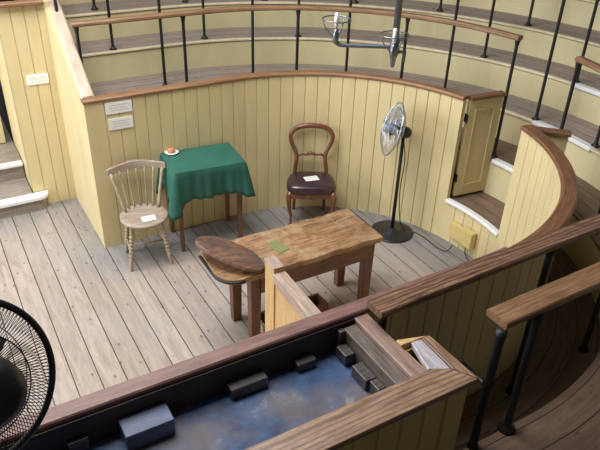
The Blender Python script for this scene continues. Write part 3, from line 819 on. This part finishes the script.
# ---------------------------------------------------------------- pedestal fan on the pit floor
def cage_wires(R, depth, n, rw, front=1, inner=.14):
    mb = MB()
    for k in range(n):
        a = 2*PI*k/n; pts = []
        for i in range(9):
            f = i/8; r = R*(inner+(1-inner)*f); z = depth*(1-f**2.2)
            aa = a+.35*(1-f)*front
            pts.append((r*math.cos(aa), r*math.sin(aa), z*front))
        mb.tube(pts, rw, 4)
    return mb
def ring(mb, R, z, rw, n=48, seg=8):
    return mb.tube([(R*math.cos(2*PI*k/n), R*math.sin(2*PI*k/n), z) for k in range(n)], rw, seg, closed=True)
def blades(mb, R, nb, tw=.5, wdt=.5):
    for k in range(nb):
        a = 2*PI*k/nb+(0 if nb == 5 else .35); vs = []
        m_, n_ = 6, 6
        for i in range(m_+1):
            r = R*(.16+.80*i/m_)
            for j in range(n_+1):
                u_ = (j/n_-.5); an = a+u_*2*wdt*(.65+.35*math.sin(PI*(i/m_*.8+.2))); z = u_*.055*(1.1-.5*i/m_)
                vs.append((r*math.cos(an), r*math.sin(an), z))
        fs = [(i*(n_+1)+j, (i+1)*(n_+1)+j, (i+1)*(n_+1)+j+1, i*(n_+1)+j+1) for i in range(m_) for j in range(n_)]
        mb.add(vs, fs, smooth=True)
    return mb
def fan_head(t, loc, direction, R, motor_len, cagemat, blademat, n_w, rw, rim, motor_r=.06, nb=5):
    q = Vector(direction).normalized().to_track_quat('Z', 'Y')
    def put(o):
        o.location = loc; o.rotation_mode = 'QUATERNION'; o.rotation_quaternion = q; return o
    g = cage_wires(R, R*.32, n_w, rw, 1)
    for rr, f in ((.14, 0), (.45, .36), (.75, .7)): ring(g, R*rr if rr > .2 else R*.14, R*.32*(1-((rr-.14)/.86)**2.2 if rr > .14 else 1), rw*1.3)
    put(g.build('front_guard', cagemat, t))
    g = cage_wires(R, R*.30, n_w, rw, -1, .3)
    for rr in (.3, .62): ring(g, R*rr, -R*.30*(1-((rr-.3)/.7)**2.2), rw*1.6)
    put(g.build('rear_guard', cagemat, t))
    put(ring(MB(), R, 0, rim, 64, 10).build('rim', cagemat, t))
    bo = put(blades(MB(), R*(.92 if nb == 5 else .68), nb, tw=0, wdt=.52 if nb == 5 else .45).build('blade', blademat, t, recalc=False))
    so = bo.modifiers.new('blade thickness', 'SOLIDIFY'); so.thickness = .003
    put(MB().lathe([(0, .07*R/.2), (R*.13, .065*R/.2), (R*.15, .03), (R*.15, -.03), (0, -.03)], seg=24).build('hub', M['blade'], t))
    mr = motor_r
    put(MB().lathe([(0, -.045), (mr*.9, -.045), (mr, -.06), (mr, -motor_len*.6), (mr*.92, -motor_len*.85), (mr*.6, -motor_len), (0, -motor_len)], seg=24).build('motor', M['black'], t))
t = thing('pedestal_fan', 'tall chrome-bladed pedestal fan standing by the curved wall', 'fan', (3.49, 4.075, 0))
MB().lathe([(0, 0), (.20, 0), (.205, .010), (.19, .018), (.05, .026), (.03, .05), (0, .05)], seg=40).build('base', M['black'], t)
MB().tube([(0, 0, .05), (.0, 0, 1.02)], [.017, .015], 14).build('pole', M['iron'], t)
MB().box((0, 0, 1.03), (.06, .06, .07)).build('neck', M['black'], t, bevel=.01)
fan_head(t, (-.10, .04, 1.075), (-.975, .50, .30), .238, .17, M['silver'], M['silver'], 40, .0016, .007, .055)
cd = smoothp([(.02, .01, .95), (.06, .0, .75), (.03, 0, .45), (.06, -.02, .12), (.12, -.04, .012), (.20, -.12, .008), (.215, -.26, .008), (.20, -.42, .008), (.235, -.53, .008), (.262, -.56, .10)])
MB().tube(cd, .0045, 8).build('power_cord', M['black'], t)
# near fan
t = thing('cage_fan', 'black wire-cage fan in the near left corner, seen from behind', 'fan', (-.16, 1.13, zB))
MB().lathe([(0, 0), (.12, 0), (.125, .012), (.10, .022), (.03, .03), (0, .03)], seg=32).build('base', M['black'], t)
MB().tube([(0, 0, .02), (0, 0, 1.18)], [.015, .013], 12).build('pole', M['black'], t)
MB().box((.01, .02, 1.22), (.05, .06, .10)).build('neck', M['black'], t, bevel=.01)
d = Vector((-.38, 1.0, -.48))
fan_head(t, (.050, .355, 1.25), d, .228, .19, M['black'], M['black'], 130, .0012, .010, .095, 3)

# ---------------------------------------------------------------- wall sockets and cable
t = thing('junction_box', 'yellow painted junction box low on the wall below the entrance step', 'electrical box', (3.842, 3.50, 0), math.radians(1))
MB().b2(-.012, .03, .02, .17, .10, .25).build('back_plate', M['yellow_box'], t, bevel=.004)
MB().b2(-.035, .03, -.13, .015, .11, .27).build('cover', M['yellow_box'], t, bevel=.006)
lab(MB().tube(smoothp([(-.01, -.06, .11), (-.02, -.08, .03), (-.03, -.14, .01), (-.06, -.25, .009), (-.14, -.36, .009)]), .0045, 8).build('cable', M['black'], t), 'black cable')

# ---------------------------------------------------------------- hanging gas fitting
t = thing('gas_pendant', 'grey hanging pipe with a side arm and two open lamp rings', 'lamp', (2.478, 3.078, 2.05))
MB().tube([(0, 0, .12), (0, 0, 3.1)], .021, 14).build('stem', M['pipe'], t)
MB().lathe([(.0, .0), (.014, .01), (.016, .05), (.022, .07), (.032, .10), (.032, .13), (.024, .16), (.021, .2)], (0, 0, 0), seg=18).build('joint', M['steel'], t)
MB().tube([(.02, -.01, .10), (.06, -.03, .10), (.055, -.03, .04)], .012, 10).build('tap', M['pipe'], t)
u = Vector((-.866, .5, 0)).normalized()
def lamp_ring(parent, c, R):
    ring(MB(), R, 0, .004, 32, 6).build('ring', M['steel'], parent).location = c
    pr = MB()
    for k in range(3):
        a = 2*PI*k/3+.4; pr.tube([(R*math.cos(a), R*math.sin(a), 0), (R*.8*math.cos(a), R*.8*math.sin(a), -.05), (.015*math.cos(a), .015*math.sin(a), -.11)], .0035, 6)
    pr.build('prong', M['steel'], parent).location = c
    MB().lathe([(0, -.15), (.016, -.14), (.02, -.10), (.012, -.06), (0, -.055)], c, seg=12).build('burner', M['steel'], parent)
    lab(MB().lathe([(0, -.055), (.010, -.05), (.014, -.01), (.012, .035), (0, .04)], c, seg=12).build('mantle', M['glass'], parent), 'white glass mantle')
arm = [Vector((0, 0, .13))+u*s for s in (.03, .15, .26, .33)]
e = Vector((0, 0, 0))+u*.36
arm_ = MB().tube(smoothp([*arm, e+Vector((0, 0, .145)), e+Vector((0, 0, .17)), e+Vector((0, 0, .19))]), .012, 10).build('arm', M['pipe'], t)
lamp_ring(arm_, e+Vector((0, 0, .285)), .085)
arm2 = MB().tube([(-.03, -.03, .10), (-.015, -.015, .09), (0, 0, .09)], .009, 8).build('arm', M['pipe'], t)
lamp_ring(arm2, Vector((-.03, -.03, .215)), .085)

# ---------------------------------------------------------------- notices on the walls
def notice(c, w_, h_, n, label):
    """upright sheet; n = facing direction in plan"""
    a = math.atan2(n[1], n[0])+PI/2
    o = MB().b2(-w_/2, w_/2, -.004, .004, -h_/2, h_/2).build('wall_notice', M['paper']); o.location = c; o.rotation_euler = (0, 0, a)
    m2 = MB()
    for q in range(3): m2.b2(-w_*.36, w_*(.36-.12*(q % 2)), -.0052, -.0041, h_*(.24-.22*q)-.0018, h_*(.24-.22*q)+.0018)
    m2.build('print', M['ink'], o)
    tag(o, label, 'notice'); return o
notice((.832, 6.094, 1.276), .19, .092, (0, -1), 'white notice on the tall yellow panel by the stair')
notice((1.268, 5.044, 1.305), .218, .097, (0, -1), 'upper of two white notices at the wall corner, below the capping')
notice((1.272, 5.044, 1.165), .200, .097, (0, -1), 'lower of two white notices at the wall corner, above spindle chair')
